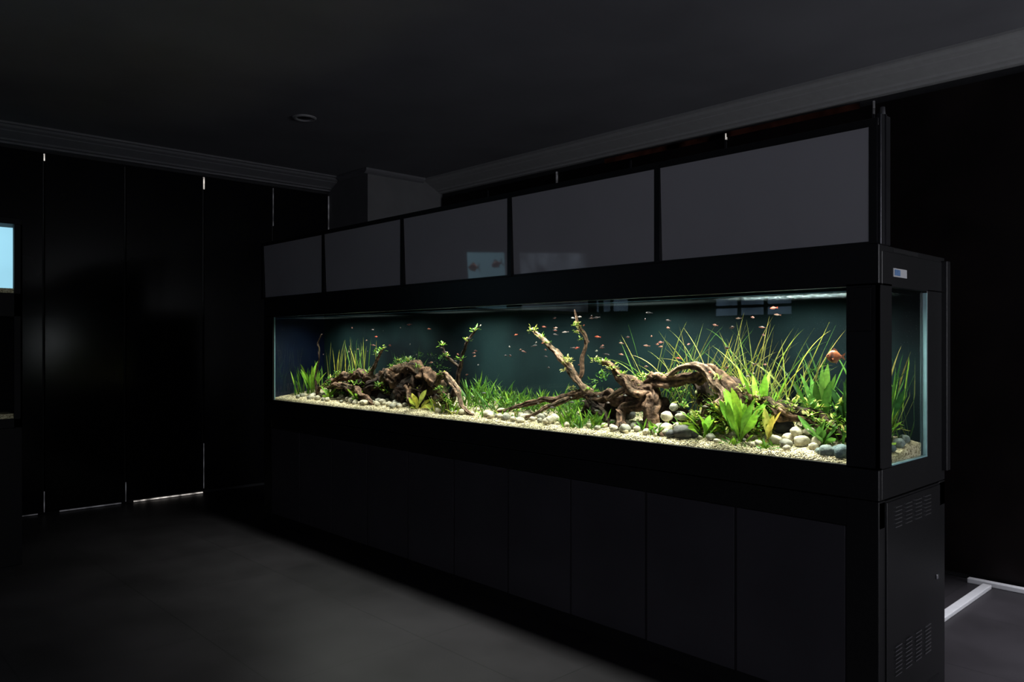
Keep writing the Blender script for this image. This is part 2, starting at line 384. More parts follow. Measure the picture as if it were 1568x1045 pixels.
for j in range(ny+1):
    p=m.v[j*(nx+1)+nx]; m.vert((p[0],p[1],1.0))
for j in range(ny): m.face((j*(nx+1)+nx,b1+j,b1+j+1,(j+1)*(nx+1)+nx))
def sand_mat():
    mm,nt,N,L=newmat('aquarium_sand'); out=N.new('ShaderNodeOutputMaterial'); b=N.new('ShaderNodeBsdfPrincipled')
    tc=N.new('ShaderNodeTexCoord'); vo=N.new('ShaderNodeTexVoronoi'); vo.inputs['Scale'].default_value=150; L.new(tc.outputs['Object'],vo.inputs[0])
    cr=N.new('ShaderNodeValToRGB'); e=cr.color_ramp.elements; e[0].position=0; e[0].color=(.13,.11,.06,1); e[1].position=1; e[1].color=(.80,.72,.50,1)
    x=e.new(.35); x.color=(.48,.41,.25,1)
    sp=N.new('ShaderNodeSeparateColor'); L.new(vo.outputs['Color'],sp.inputs[0]); L.new(sp.outputs[0],cr.inputs[0])
    n=N.new('ShaderNodeTexNoise'); n.inputs['Scale'].default_value=7; n.inputs['Detail'].default_value=4; L.new(tc.outputs['Object'],n.inputs[0])
    mr=N.new('ShaderNodeMapRange'); mr.inputs[1].default_value=.48; mr.inputs[2].default_value=.7; mr.inputs[4].default_value=.8; L.new(n.outputs[0],mr.inputs[0])
    mx=N.new('ShaderNodeMixRGB'); L.new(mr.outputs[0],mx.inputs[0]); L.new(cr.outputs[0],mx.inputs[1]); mx.inputs[2].default_value=(.20,.20,.09,1)
    L.new(mx.outputs[0],b.inputs['Base Color']); b.inputs['Roughness'].default_value=.9; b.inputs['Specular IOR Level'].default_value=.2
    bp=N.new('ShaderNodeBump'); bp.inputs['Strength'].default_value=.9; bp.inputs['Distance'].default_value=.005; L.new(vo.outputs['Distance'],bp.inputs['Height']); bp.invert=True
    L.new(bp.outputs[0],b.inputs['Normal']); L.new(b.outputs[0],out.inputs[0]); return mm
M_sand=sand_mat()
m.obj('sand_bed',M_sand,smooth=True)
import bmesh
def ico(sub):
    bm=bmesh.new(); bmesh.ops.create_icosphere(bm,subdivisions=sub,radius=1)
    vs=[v.co.copy() for v in bm.verts]; fs=[[v.index for v in f.verts] for f in bm.faces]; bm.free(); return vs,fs
I1=ico(1); I3=ico(3)
M_stone=P('river_stone',(1,1,1),.7,.3,noise_amt=.3,nscale=60,bump=.3,bscale=90,tint=True)
def stone(mb,c,r,col,src=I3,flat=.75,rough=.18):
    vs,fs=src; b=len(mb.v); rot=Matrix.Rotation(R(0,6.28),3,'Z')@Matrix.Rotation(R(-.3,.3),3,'X')
    s=Vector((1,R(.7,.95),flat*R(.85,1.15))); off=Vector((R(0,99),R(0,99),R(0,99)))
    for v in vs:
        p=Vector((v.x*s.x,v.y*s.y,v.z*s.z)); p=p*(1+rough*noise.noise(v*1.3+off)+rough*.4*noise.noise(v*3.5+off))
        p=rot@(p*r); k=1+.25*noise.noise(v*2+off)
        mb.vert(Vector(c)+p,(col[0]*k,col[1]*k,col[2]*k))
    for f in fs: mb.face([b+i for i in f])
m=MB()
for i in range(12000):
    x=R(-6.0,-1.23); y=3.025+.44*random.random()**1.6; r=R(.0018,.0045)
    g=random.choice([(.70,.61,.39),(.53,.45,.27),(.82,.76,.56),(.36,.29,.17),(.20,.19,.15),(.60,.51,.30)])
    stone(m,(x,y,sand(x,y)+r*.4),r,g,I1)
m.obj('gravel',M_stone)

# pebbles (x, y, r)
m=MB(); LT=[(.46,.42,.29),(.55,.49,.34),(.36,.33,.24),(.24,.235,.18)]; DK=[(.05,.052,.05),(.08,.08,.07)]; BL=[(.12,.17,.17),(.18,.22,.20)]
def pebs(lst,cols):
    for (x,y,r) in lst: stone(m,(x,y,sand(x,y)+r*.55),r,random.choice(cols))
pebs([(-1.66,3.12,.030),(-1.60,3.10,.028),(-1.545,3.13,.034),(-1.50,3.16,.028),(-1.62,3.17,.03),(-1.70,3.15,.024),(-1.48,3.10,.02),(-1.575,3.06,.017)],LT)
stone(m,(-1.58,3.15,1.125),.03,LT[0]); stone(m,(-1.53,3.17,1.13),.026,LT[2])
pebs([(-1.40,3.05,.030),(-1.345,3.06,.036),(-1.31,3.11,.03),(-1.25,3.07,.028),(-1.24,3.14,.032),(-1.38,3.10,.026),(-1.28,3.19,.028),(-1.44,3.06,.016),(-1.235,3.24,.026),(-1.23,3.33,.028),(-1.24,3.41,.024)],BL)
pebs([(-2.22,3.12,.035),(-2.17,3.15,.032),(-2.27,3.14,.028),(-2.12,3.14,.026),(-2.2,3.09,.022)],LT[1:])
stone(m,(-2.24,3.15,1.145),.03,LT[1]); stone(m,(-2.17,3.17,1.15),.028,LT[2]); stone(m,(-2.22,3.18,1.19),.026,LT[3])
pebs([(-2.10,3.08,.048),(-2.05,3.1,.034),(-2.16,3.07,.026)],DK)
pebs([(-2.44,3.08,.028),(-2.38,3.1,.024),(-2.50,3.07,.022),(-2.3,3.07,.02),(-1.95,3.08,.024),(-1.9,3.05,.016),(-2.6,3.06,.018)],LT)
for (xa,xb,n,ra,rb) in [(-3.5,-2.95,32,.016,.030),(-4.85,-4.3,24,.016,.032),(-5.8,-5.3,16,.016,.03),(-4.15,-3.6,20,.014,.026),(-3.0,-2.4,20,.012,.024),(-5.3,-4.8,16,.014,.026),(-2.4,-1.4,24,.010,.020)]:
    for k in range(n):
        pebs([(R(xa,xb),R(3.06,3.18),R(ra,rb))],LT+[LT[0],LT[2],LT[3]])
for (x,y,r) in [(-4.6,3.24,.07),(-4.75,3.22,.06),(-4.95,3.24,.055),(-4.42,3.24,.06),(-5.15,3.24,.05),(-4.28,3.2,.045),(-2.62,3.3,.07),(-2.78,3.3,.06),(-1.95,3.3,.06),(-1.7,3.28,.05)]:
    stone(m,(x,y,sand(x,y)+r*.4),r,DK[0])
m.obj('river_pebbles',M_stone,smooth=True)

# ------------------------------------------------------------------ driftwood
def wood_mat():
    mm,nt,N,L=newmat('driftwood_bark'); out=N.new('ShaderNodeOutputMaterial'); b=N.new('ShaderNodeBsdfPrincipled')
    at=N.new('ShaderNodeAttribute'); at.attribute_name='Tint'
    tc=N.new('ShaderNodeTexCoord'); n=N.new('ShaderNodeTexNoise'); n.inputs['Scale'].default_value=42; n.inputs['Detail'].default_value=8; L.new(tc.outputs['Object'],n.inputs[0])
    mr=N.new('ShaderNodeMapRange'); mr.inputs[1].default_value=.32; mr.inputs[2].default_value=.68; mr.inputs[3].default_value=.15; mr.inputs[4].default_value=1.6; L.new(n.outputs[0],mr.inputs[0])
    vm=N.new('ShaderNodeVectorMath'); vm.operation='SCALE'; L.new(at.outputs['Color'],vm.inputs[0]); L.new(mr.outputs[0],vm.inputs['Scale'])
    n2=N.new('ShaderNodeTexNoise'); n2.inputs['Scale'].default_value=11; n2.inputs['Detail'].default_value=5; L.new(tc.outputs['Object'],n2.inputs[0])
    m2=N.new('ShaderNodeMapRange'); m2.inputs[1].default_value=.5; m2.inputs[2].default_value=.65; m2.inputs[4].default_value=.75; L.new(n2.outputs[0],m2.inputs[0])
    mx=N.new('ShaderNodeMixRGB'); L.new(m2.outputs[0],mx.inputs[0]); L.new(vm.outputs[0],mx.inputs[1]); mx.inputs[2].default_value=(.030,.025,.012,1)
    L.new(mx.outputs[0],b.inputs['Base Color']); b.inputs['Roughness'].default_value=.85; b.inputs['Specular IOR Level'].default_value=.15
    bp=N.new('ShaderNodeBump'); bp.inputs['Strength'].default_value=1; bp.inputs['Distance'].default_value=.012; L.new(n.outputs[0],bp.inputs['Height']); L.new(bp.outputs[0],b.inputs['Normal'])
    L.new(b.outputs[0],out.inputs[0]); return mm
M_wood=wood_mat()
def cr_s(pts,t):
    n=len(pts)-1; f=t*n; i=min(int(f),n-1); u=f-i
    p0=pts[max(i-1,0)];p1=pts[i];p2=pts[i+1];p3=pts[min(i+2,n)]
    return [.5*((2*p1[k])+(-p0[k]+p2[k])*u+(2*p0[k]-5*p1[k]+4*p2[k]-p3[k])*u*u+(-p0[k]+3*p1[k]-3*p2[k]+p3[k])*u**3) for k in range(len(p1))]
def branch(mb,pts,col=(.20,.125,.075),gnarl=.6,seg=28):
    L_=sum((Vector(pts[i][:3])-Vector(pts[i+1][:3])).length for i in range(len(pts)-1))
    n=max(14,int(L_/.007)); b=len(mb.v); off=R(0,50); up=Vector((.13,.4,.9)).normalized()
    for i in range(n+1):
        t=i/n; c=cr_s(pts,t); c2=cr_s(pts,min(1,t+.01)); c1=cr_s(pts,max(0,t-.01))
        d=(Vector(c2[:3])-Vector(c1[:3])).normalized(); a=d.cross(up)
        if a.length<.05: a=d.cross(Vector((1,0,0)))
        a.normalize(); bb=d.cross(a); P0=Vector(c[:3]); r=max(.002,c[3])
        P0=P0+Vector((noise.noise(Vector((t*L_*13,off,0))),noise.noise(Vector((t*L_*13,off,9)))*.6,noise.noise(Vector((t*L_*13,off,5)))))*(r*.9+.004)
        r*=1+.32*noise.noise(Vector((t*L_*16,off,33)))
        if i==n: r*=.25
        for k in range(seg):
            th=2*math.pi*k/seg+t*L_*2.2
            u=Vector((math.cos(th)*1.5,math.sin(th)*1.5,t*L_*9+off))
            q=1+gnarl*noise.noise(u)+gnarl*.55*noise.noise(Vector((math.cos(th)*4,math.sin(th)*4,t*L_*14+off)))
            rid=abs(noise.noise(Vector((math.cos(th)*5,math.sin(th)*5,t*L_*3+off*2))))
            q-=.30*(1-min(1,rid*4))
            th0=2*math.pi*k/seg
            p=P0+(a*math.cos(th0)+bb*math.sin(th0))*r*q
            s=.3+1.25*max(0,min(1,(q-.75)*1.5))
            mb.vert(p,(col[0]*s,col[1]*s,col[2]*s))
    for i in range(n):
        for k in range(seg):
            k2=(k+1)%seg; mb.face((b+i*seg+k,b+i*seg+k2,b+(i+1)*seg+k2,b+(i+1)*seg+k))
    mb.face([b+k for k in range(seg)][::-1]); mb.face([b+n*seg+k for k in range(seg)])
LTW=(.33,.215,.14); MDW=(.185,.11,.068); DKW=(.052,.033,.024)
w=MB()
branch(w,[(-2.66,3.16,1.406,.012),(-2.56,3.17,1.352,.024),(-2.455,3.18,1.290,.038),(-2.37,3.19,1.240,.048),(-2.36,3.16,1.159,.044),(-2.33,3.12,1.06,.036)],MDW)
branch(w,[(-2.50,3.22,1.20,.040),(-2.435,3.22,1.252,.046),(-2.333,3.22,1.300,.038),(-2.2,3.24,1.340,.033),(-2.07,3.24,1.335,.040),(-1.948,3.24,1.295,.040),(-1.83,3.22,1.245,.034),(-1.705,3.22,1.205,.026),(-1.57,3.2,1.165,.016),(-1.46,3.2,1.13,.008)],MDW)
branch(w,[(-2.28,3.2,1.345,.010),(-2.19,3.2,1.380,.015),(-2.10,3.2,1.378,.021),(-2.02,3.18,1.34,.021),(-1.96,3.17,1.27,.018),(-1.93,3.15,1.22,.015),(-1.83,3.13,1.16,.013),(-1.78,3.12,1.08,.012)],LTW)
branch(w,[(-2.2,3.3,1.33,.03),(-2.1,3.32,1.24,.05),(-2.06,3.33,1.10,.05)],DKW)
branch(w,[(-2.02,3.27,1.29,.04),(-1.88,3.28,1.22,.05),(-1.75,3.28,1.12,.045)],DKW)
branch(w,[(-1.75,3.24,1.22,.03),(-1.62,3.26,1.21,.034),(-1.5,3.27,1.15,.028),(-1.4,3.27,1.1,.014)],DKW)
branch(w,[(-2.38,3.2,1.22,.038),(-2.53,3.22,1.205,.036),(-2.67,3.2,1.215,.030),(-2.81,3.2,1.22,.024),(-3.0,3.19,1.185,.019),(-3.206,3.17,1.15,.014),(-3.375,3.14,1.107,.010),(-3.48,3.12,1.07,.006)],MDW)
branch(w,[(-2.9,3.18,1.2,.014),(-3.02,3.15,1.15,.012),(-3.12,3.12,1.10,.009),(-3.2,3.1,1.07,.005)],LTW)
branch(w,[(-2.78,3.2,1.225,.026),(-2.67,3.16,1.15,.024),(-2.58,3.12,1.07,.018)],DKW)
branch(w,[(-2.45,3.2,1.23,.036),(-2.50,3.14,1.15,.030),(-2.47,3.1,1.06,.024)],MDW)
branch(w,[(-2.60,3.24,1.2,.05),(-2.72,3.28,1.14,.07),(-2.85,3.3,1.08,.06)],DKW)
branch(w,[(-2.40,3.24,1.2,.05),(-2.3,3.28,1.14,.06),(-2.2,3.3,1.08,.05)],DKW)
branch(w,[(-2.765,3.2,1.225,.026),(-2.88,3.2,1.305,.021),(-2.95,3.2,1.394,.020),(-3.06,3.2,1.474,.016),(-3.206,3.2,1.572,.009)],LTW,gnarl=.45)
branch(w,[(-2.87,3.22,1.31,.016),(-2.84,3.22,1.432,.011),(-2.82,3.22,1.521,.010),(-2.88,3.22,1.604,.008),(-2.90,3.22,1.685,.004)],MDW)
branch(w,[(-2.36,3.17,1.10,.03),(-2.28,3.1,1.075,.018),(-2.2,3.07,1.06,.008)],MDW)
branch(w,[(-2.62,3.18,1.215,.016),(-2.56,3.17,1.25,.014),(-2.50,3.17,1.27,.012),(-2.46,3.17,1.29,.010)],LTW)
branch(w,[(-1.95,3.2,1.27,.02),(-2.0,3.16,1.2,.018),(-2.05,3.13,1.13,.014),(-2.1,3.11,1.08,.010)],MDW)
w.obj('driftwood_root',M_wood,smooth=True)
w=MB()
branch(w,[(-4.75,3.24,1.24,.05),(-4.6,3.24,1.28,.06),(-4.386,3.22,1.31,.052),(-4.187,3.2,1.27,.042),(-4.025,3.16,1.191,.033),(-3.90,3.12,1.11,.024),(-3.78,3.09,1.055,.014)],MDW)
branch(w,[(-4.5,3.20,1.25,.042),(-4.66,3.20,1.265,.042),(-4.82,3.19,1.24,.032),(-5.0,3.19,1.26,.034),(-5.32,3.18,1.23,.024),(-5.52,3.16,1.167,.016),(-5.6,3.14,1.08,.008)],MDW)
branch(w,[(-4.2,3.3,1.20,.06),(-4.55,3.3,1.19,.10),(-4.85,3.28,1.16,.085),(-5.1,3.25,1.14,.07),(-5.4,3.22,1.09,.05)],DKW)
branch(w,[(-4.35,3.22,1.28,.04),(-4.42,3.2,1.2,.06),(-4.5,3.18,1.1,.065)],DKW)
branch(w,[(-4.2,3.2,1.25,.04),(-4.25,3.18,1.17,.045),(-4.2,3.16,1.07,.045)],DKW)
branch(w,[(-4.75,3.18,1.22,.035),(-4.85,3.15,1.15,.04),(-4.9,3.13,1.07,.035)],DKW)
branch(w,[(-4.9,3.2,1.26,.016),(-4.85,3.2,1.33,.014),(-4.8,3.2,1.394,.011),(-4.72,3.2,1.475,.005)],LTW)
branch(w,[(-3.95,3.2,1.11,.022),(-3.925,3.2,1.187,.018),(-3.87,3.2,1.336,.012),(-3.82,3.2,1.483,.009),(-3.686,3.2,1.610,.004)],DKW)
branch(w,[(-3.87,3.2,1.34,.010),(-3.95,3.2,1.39,.008),(-4.025,3.2,1.43,.007),(-4.04,3.2,1.51,.003)],DKW)
branch(w,[(-4.05,3.14,1.24,.016),(-3.97,3.13,1.30,.018),(-3.89,3.13,1.28,.020),(-3.80,3.12,1.19,.018),(-3.72,3.1,1.10,.013),(-3.6,3.08,1.06,.008)],LTW)
branch(w,[(-5.6,3.2,1.573,.005),(-5.66,3.2,1.5,.006),(-5.64,3.2,1.40,.007),(-5.7,3.2,1.24,.009),(-5.68,3.2,1.08,.012)],DKW)
branch(w,[(-5.4,3.14,1.15,.014),(-5.2,3.13,1.18,.024),(-5.0,3.12,1.16,.026),(-4.8,3.1,1.1,.02),(-4.66,3.08,1.06,.01)],MDW)
branch(w,[(-4.4,3.18,1.2,.03),(-4.3,3.12,1.12,.022),(-4.22,3.09,1.06,.012)],MDW)
w.obj('driftwood_root.001',M_wood,smooth=True)

# ------------------------------------------------------------------ plants
def vary(c,a=.3):
    k=1+R(-a,a); return (c[0]*k*(1+R(-.2,.2)),c[1]*k,c[2]*k*(1+R(-.15,.15)))
def cl(v): return Vector((max(-6.04,min(-1.21,v.x)),max(3.03,min(3.478,v.y)),min(1.69,v.z)))
def leaf(mb,base,az,el,length,width,bend,col,shape='blade',seg=9,twist=0,fold=.25):
    p=Vector(base); ds=length/seg; a=az; e=el; b=len(mb.v); wob=R(-.25,.25)
    for i in range(seg+1):
        t=i/seg
        if shape=='blade': wd=width*(.75+.25*math.sin(t*3))*(1 if t<.75 else max(.05,(1-t)/.25))
        elif shape=='sword': wd=width*(.13 if t<.22 else max(.05,math.sin(math.pi*min(1,((t-.18)/.82)**1.25))**.8))
        else: wd=width*max(.06,math.sin(math.pi*min(.98,t+.05)))
        d=Vector((math.cos(a)*math.cos(e),math.sin(a)*math.cos(e),math.sin(e)))
        side=Vector((-math.sin(a),math.cos(a),0)); nrm=d.cross(side)
        s2=side*math.cos(twist*t+.4*twist)+nrm*math.sin(twist*t+.4*twist)
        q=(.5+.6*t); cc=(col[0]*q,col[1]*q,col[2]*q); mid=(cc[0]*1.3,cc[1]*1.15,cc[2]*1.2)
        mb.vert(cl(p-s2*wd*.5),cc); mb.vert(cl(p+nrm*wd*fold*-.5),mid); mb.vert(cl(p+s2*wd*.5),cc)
        p=p+d*ds; e-=bend/seg*(.4+1.2*t); a+=wob/seg
    for i in range(seg):
        k=b+i*3; mb.face((k,k+1,k+4,k+3)); mb.face((k+1,k+2,k+5,k+4))
G_Y=(.36,.42,.06); G_B=(.20,.42,.035); G_M=(.09,.235,.035); G_D=(.028,.10,.022); G_YL=(.58,.50,.09); G_O=(.25,.28,.07); G_V=(.30,.36,.07)
def rosette(name,x,y,n,length,width,col,shape='sword',el=(.7,1.45),bend=(.3,1.1),zoff=0,spread=.012):
    mb=MB()
    for i in range(n):
        az=2.4*i+R(-.3,.3); k=R(.5,1.05)
        bx,by=x+R(-spread,spread),y+R(-spread,spread); e=el[0]+(el[1]-el[0])*(i/n)+R(-.08,.08)
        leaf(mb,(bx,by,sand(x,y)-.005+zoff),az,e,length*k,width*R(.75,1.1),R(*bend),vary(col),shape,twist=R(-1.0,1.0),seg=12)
    return mb.obj(name,M_leaf,smooth=True)
rosette('amazon_sword_plant',-1.81,3.09,18,.25,.040,G_B,bend=(.1,.6),el=(1.05,1.52))
rosette('amazon_sword_plant',-2.0,3.11,16,.16,.030,G_B,bend=(.3,1.2),el=(.6,1.4))
rosette('amazon_sword_plant',-1.80,3.26,12,.31,.034,G_B,bend=(.1,.5),el=(1.15,1.5))
rosette('amazon_sword_plant',-1.55,3.30,14,.32,.040,G_M,bend=(.0,.4),el=(1.15,1.53))
rosette('amazon_sword_plant',-1.42,3.30,12,.33,.038,G_D,bend=(.0,.5),el=(1.15,1.53))
rosette('amazon_sword_plant',-1.48,3.16,12,.17,.028,G_M,bend=(.1,.8),el=(.7,1.5))
rosette('amazon_sword_plant',-1.30,3.36,7,.26,.030,G_D,bend=(.0,.5),el=(1.15,1.53))
rosette('amazon_sword_plant',-5.76,3.2,15,.30,.038,G_B,bend=(.0,.5),el=(1.1,1.52))
rosette('cryptocoryne_plant',-1.69,3.10,4,.17,.036,G_YL,bend=(.0,.4),el=(1.15,1.5))
rosette('cryptocoryne_plant',-4.18,3.10,13,.16,.040,G_Y,bend=(.3,1.0),el=(.4,1.4))
rosette('cryptocoryne_plant',-4.95,3.12,12,.13,.03,G_B)
rosette('cryptocoryne_plant',-1.93,3.2,10,.16,.030,G_Y,el=(.6,1.4),zoff=.02)
rosette('cryptocoryne_plant',-5.35,3.12,10,.12,.026,G_B)

def vallis(name,xa,xb,ya,yb,n,la,lb,wd,cols,leanx=0,el=(1.15,1.52),bs=1.0):
    mb=MB()
    for i in range(n):
        x=R(xa,xb); y=R(ya,yb); az=random.choice([0,math.pi])+R(-.45,.45)
        if random.random()<abs(leanx): az=(0 if leanx>0 else math.pi)+R(-.4,.4)
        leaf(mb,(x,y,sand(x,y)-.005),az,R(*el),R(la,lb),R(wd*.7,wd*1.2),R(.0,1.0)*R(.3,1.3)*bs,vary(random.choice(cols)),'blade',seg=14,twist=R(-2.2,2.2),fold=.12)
    return mb.obj(name,M_leaf,smooth=True)
vallis('vallisneria_grass',-2.56,-2.25,3.34,3.44,46,.28,.54,.0050,[G_V,G_O,G_M],leanx=.3,el=(1.0,1.5),bs=1.0)
vallis('vallisneria_grass',-2.25,-1.70,3.32,3.45,130,.22,.56,.0050,[G_Y,G_O,G_V,G_M,G_O],leanx=.35,el=(.95,1.52),bs=1.2)
vallis('vallisneria_grass',-1.72,-1.22,3.34,3.45,46,.18,.42,.007,[G_M,G_D,G_O])
vallis('vallisneria_grass',-1.33,-1.22,3.14,3.45,34,.16,.44,.008,[G_M,G_D,G_B],bs=.5,el=(1.25,1.55))
vallis('vallisneria_grass',-5.75,-5.2,3.32,3.45,44,.28,.46,.007,[G_Y,G_O,G_M],el=(1.3,1.56),bs=.5)
vallis('vallisneria_grass',-6.0,-5.85,3.1,3.4,26,.12,.26,.012,[G_B,G_M],bs=.6)
vallis('vallisneria_grass',-4.95,-4.55,3.36,3.45,26,.2,.36,.008,[G_M,G_D],bs=.7)
vallis('dwarf_sagittaria',-4.0,-3.7,3.28,3.44,80,.10,.25,.010,[G_B,G_M,G_M],el=(.8,1.5))
vallis('dwarf_sagittaria',-3.7,-3.2,3.22,3.44,210,.07,.17,.009,[G_B,G_M,G_M,G_M],el=(.5,1.5))
vallis('dwarf_sagittaria',-3.2,-2.80,3.24,3.44,150,.06,.17,.009,[G_M,G_B,G_M],el=(.5,1.5))
vallis('dwarf_sagittaria',-2.88,-2.60,3.05,3.14,110,.05,.12,.010,[G_B,G_M],el=(.6,1.5))
vallis('dwarf_sagittaria',-4.0,-3.72,3.06,3.15,60,.06,.12,.009,[G_Y,G_B,G_B],el=(.4,1.5))
vallis('dwarf_sagittaria',-2.36,-2.2,3.06,3.12,34,.04,.085,.010,[G_B,G_M],el=(.5,1.5))
vallis('dwarf_sagittaria',-1.86,-1.64,3.04,3.1,40,.03,.06,.009,[G_B,G_M],el=(.3,1.3))
vallis('dwarf_sagittaria',-1.5,-1.25,3.2,3.36,50,.08,.16,.012,[G_M,G_B],el=(.5,1.5))
vallis('dwarf_sagittaria',-3.6,-3.2,3.05,3.12,30,.03,.08,.009,[G_B,G_M,G_Y],el=(.5,1.5))
vallis('dwarf_sagittaria',-5.6,-4.4,3.22,3.40,150,.06,.15,.010,[G_M,G_D,G_B],el=(.5,1.5))

def tuft(mb,c,rad,n,ls,cols,flat=.8):
    for i in range(n):
        d=Vector((R(-1,1),R(-1,1),R(-.7,1))).normalized()
        p=Vector(c)+Vector((d.x*rad,d.y*rad*.8,d.z*rad*flat))*R(.2,1)
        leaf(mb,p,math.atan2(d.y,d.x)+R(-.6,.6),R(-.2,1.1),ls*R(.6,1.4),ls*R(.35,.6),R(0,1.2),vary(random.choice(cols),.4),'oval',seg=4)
tm=MB(); LG=(.40,.46,.10); LG2=(.55,.55,.22)
for (x,y,z,r,n) in [(-3.20,3.19,1.575,.028,30),(-3.14,3.19,1.54,.022,20),(-3.08,3.19,1.50,.015,10),(-2.92,3.18,1.40,.035,40),(-2.94,3.18,1.35,.025,20),(-2.88,3.2,1.60,.03,30),(-2.86,3.2,1.56,.022,18),(-2.84,3.2,1.52,.018,12),
        (-2.70,3.15,1.41,.03,30),(-2.64,3.15,1.40,.035,50),(-2.58,3.15,1.37,.035,50),(-2.52,3.16,1.34,.025,24),(-2.40,3.2,1.33,.03,30),(-2.31,3.2,1.335,.03,26),(-2.46,3.2,1.30,.04,34),(-2.22,3.22,1.36,.03,24),(-1.98,3.2,1.34,.03,24),(-1.86,3.2,1.29,.035,34),(-1.78,3.2,1.25,.03,30),(-1.70,3.19,1.22,.025,20),(-1.62,3.19,1.21,.03,30),(-1.54,3.19,1.19,.035,36),(-1.47,3.19,1.16,.03,30),(-2.88,3.18,1.25,.03,24),(-2.76,3.18,1.25,.03,24)]:
    tuft(tm,(x,y,z),r,n,.021,[LG,LG2,G_B])
tm.obj('anubias_on_driftwood',M_leaf,smooth=True)
tm=MB()
for (x,y,z,r,n) in [(-4.74,3.19,1.46,.035,30),(-4.80,3.19,1.42,.03,20),(-3.72,3.19,1.58,.028,22),(-3.79,3.19,1.52,.028,20),(-4.04,3.19,1.49,.022,18),(-4.0,3.19,1.42,.025,18),(-3.84,3.18,1.40,.03,18),
        (-4.9,3.17,1.29,.035,34),(-5.1,3.17,1.28,.035,34),(-5.3,3.17,1.26,.04,40),(-5.42,3.17,1.22,.035,30),(-5.46,3.15,1.17,.04,30),(-4.6,3.18,1.33,.03,26),(-4.5,3.18,1.37,.04,40),(-4.4,3.18,1.38,.04,40),(-4.3,3.18,1.34,.03,24),(-3.96,3.13,1.30,.03,22),(-5.0,3.12,1.20,.04,30),(-4.7,3.14,1.2,.04,30),(-3.92,3.1,1.20,.04,50),(-3.9,3.1,1.15,.045,50),(-3.84,3.1,1.12,.045,46),(-4.34,3.16,1.12,.04,30)]:
    tuft(tm,(x,y,z),r,n,.024,[LG,G_B,G_M,G_M])
tm.obj('anubias_on_driftwood.001',M_leaf,smooth=True)
tm=MB()
for k in range(80):
    x=R(-2.15,-1.72); y=R(3.12,3.26); tuft(tm,(x,y,sand(x,y)+R(.01,.15)),.035,15,.030,[G_B,LG,G_Y,G_M])
for k in range(52):
    x=R(-1.65,-1.25); y=R(3.18,3.38); tuft(tm,(x,y,sand(x,y)+R(.02,.17)),.035,14,.028,[G_M,G_B,LG])
tm.obj('hygrophila_stem_plants',M_leaf,smooth=True)
tm=MB()
for k in range(50):
    x=R(-5.5,-4.3); y=R(3.14,3.3); tuft(tm,(x,y,sand(x,y)+R(.01,.12)),.035,14,.026,[G_M,G_D,G_B,LG])
for k in range(44):
    x=R(-4.0,-2.8); y=R(3.16,3.4); tuft(tm,(x,y,sand(x,y)+R(.0,.05)),.035,14,.022,[G_M,G_D,G_B])
for k in range(26):
    x=R(-4.8,-4.2); y=R(3.34,3.42); tuft(tm,(x,y,R(1.25,1.42)),.04,14,.024,[G_M,G_D,G_D])
for k in range(50):
    x=R(-2.95,-2.3); y=R(3.3,3.42); tuft(tm,(x,y,R(1.12,1.32)),.04,14,.024,[G_M,G_D,G_B])
tm.obj('ludwigia_stem_plants',M_leaf,smooth=True)

# ------------------------------------------------------------------ fish
M_fish=P('fish_scales',(1,1,1),.3,.5,noise_amt=.15,nscale=120,tint=True)
def fish(mb,pos,az,L_,H,col,belly,dorsal=.5,tail=.9,pitch=0,stripe=None):
    """closed lofted body with eye, forked tail, dorsal, anal and pectoral fins; swims along +X before rotation"""
    rot=Matrix.Rotation(az,3,'Z')@Matrix.Rotation(pitch,3,'Y'); pos=Vector(pos)
    T=lambda p: pos+rot@Vector(p)
    prof_=[(.5,.02),(.47,.16),(.40,.42),(.30,.72),(.15,.96),(0,1.0),(-.15,.86),(-.28,.56),(-.38,.28),(-.44,.2)]
    b=len(mb.v); S=12
    for (x,h) in prof_:
        for k in range(S):
            a=2*math.pi*k/S; z=math.sin(a)*h*H*.5; y=math.cos(a)*h*H*.5*.42
            c=col if math.sin(a)>-.25 else belly
            if stripe and abs(x-.12)<.08: c=stripe
            mb.vert(T((x*L_,y,z)),c)
    n=len(prof_)
    for i in range(n-1):
        for k in range(S):
            k2=(k+1)%S; mb.face((b+i*S+k,b+(i+1)*S+k,b+(i+1)*S+k2,b+i*S+k2))
    mb.face([b+k for k in range(S)]); mb.face([b+(n-1)*S+k for k in range(S)][::-1])
    fc=(col[0]*.8,col[1]*.8,col[2]*.8)
    def poly(ps): mb.face([mb.vert(T(p),fc) for p in ps])
    t=-.43*L_
    poly([(t,0,H*.09),(t-.24*L_,0,H*.5*tail),(t-.20*L_,0,H*.18*tail),(t-.13*L_,0,0),(t,0,0)])
    poly([(t,0,0),(t-.13*L_,0,0),(t-.20*L_,0,-H*.18*tail),(t-.24*L_,0,-H*.5*tail),(t,0,-H*.09)])
    poly([(.14*L_,0,H*.46),(.02*L_,0,H*(.5+dorsal*.5)),(-.16*L_,0,H*(.42+dorsal*.3)),(-.24*L_,0,H*.32),(-.1*L_,0,H*.42)])
    poly([(-.02*L_,0,-H*.47),(-.14*L_,0,-H*(.45+dorsal*.35)),(-.25*L_,0,-H*.32),(-.14*L_,0,-H*.42)])
    for s in (1,-1):
        poly([(.2*L_,s*H*.16,-H*.1),(.08*L_,s*H*.32,-H*.28),(.05*L_,s*H*.28,-H*.1)])
        c=Vector((.38*L_,s*H*.14,H*.08)); e=[]
        for k in range(6):
            a=k*math.pi/3; e.append(mb.vert(T((c.x+math.cos(a)*H*.07,c.y+s*.001,c.z+math.sin(a)*H*.07)),(.01,.01,.01)))
        mb.face(e)
fm=MB()
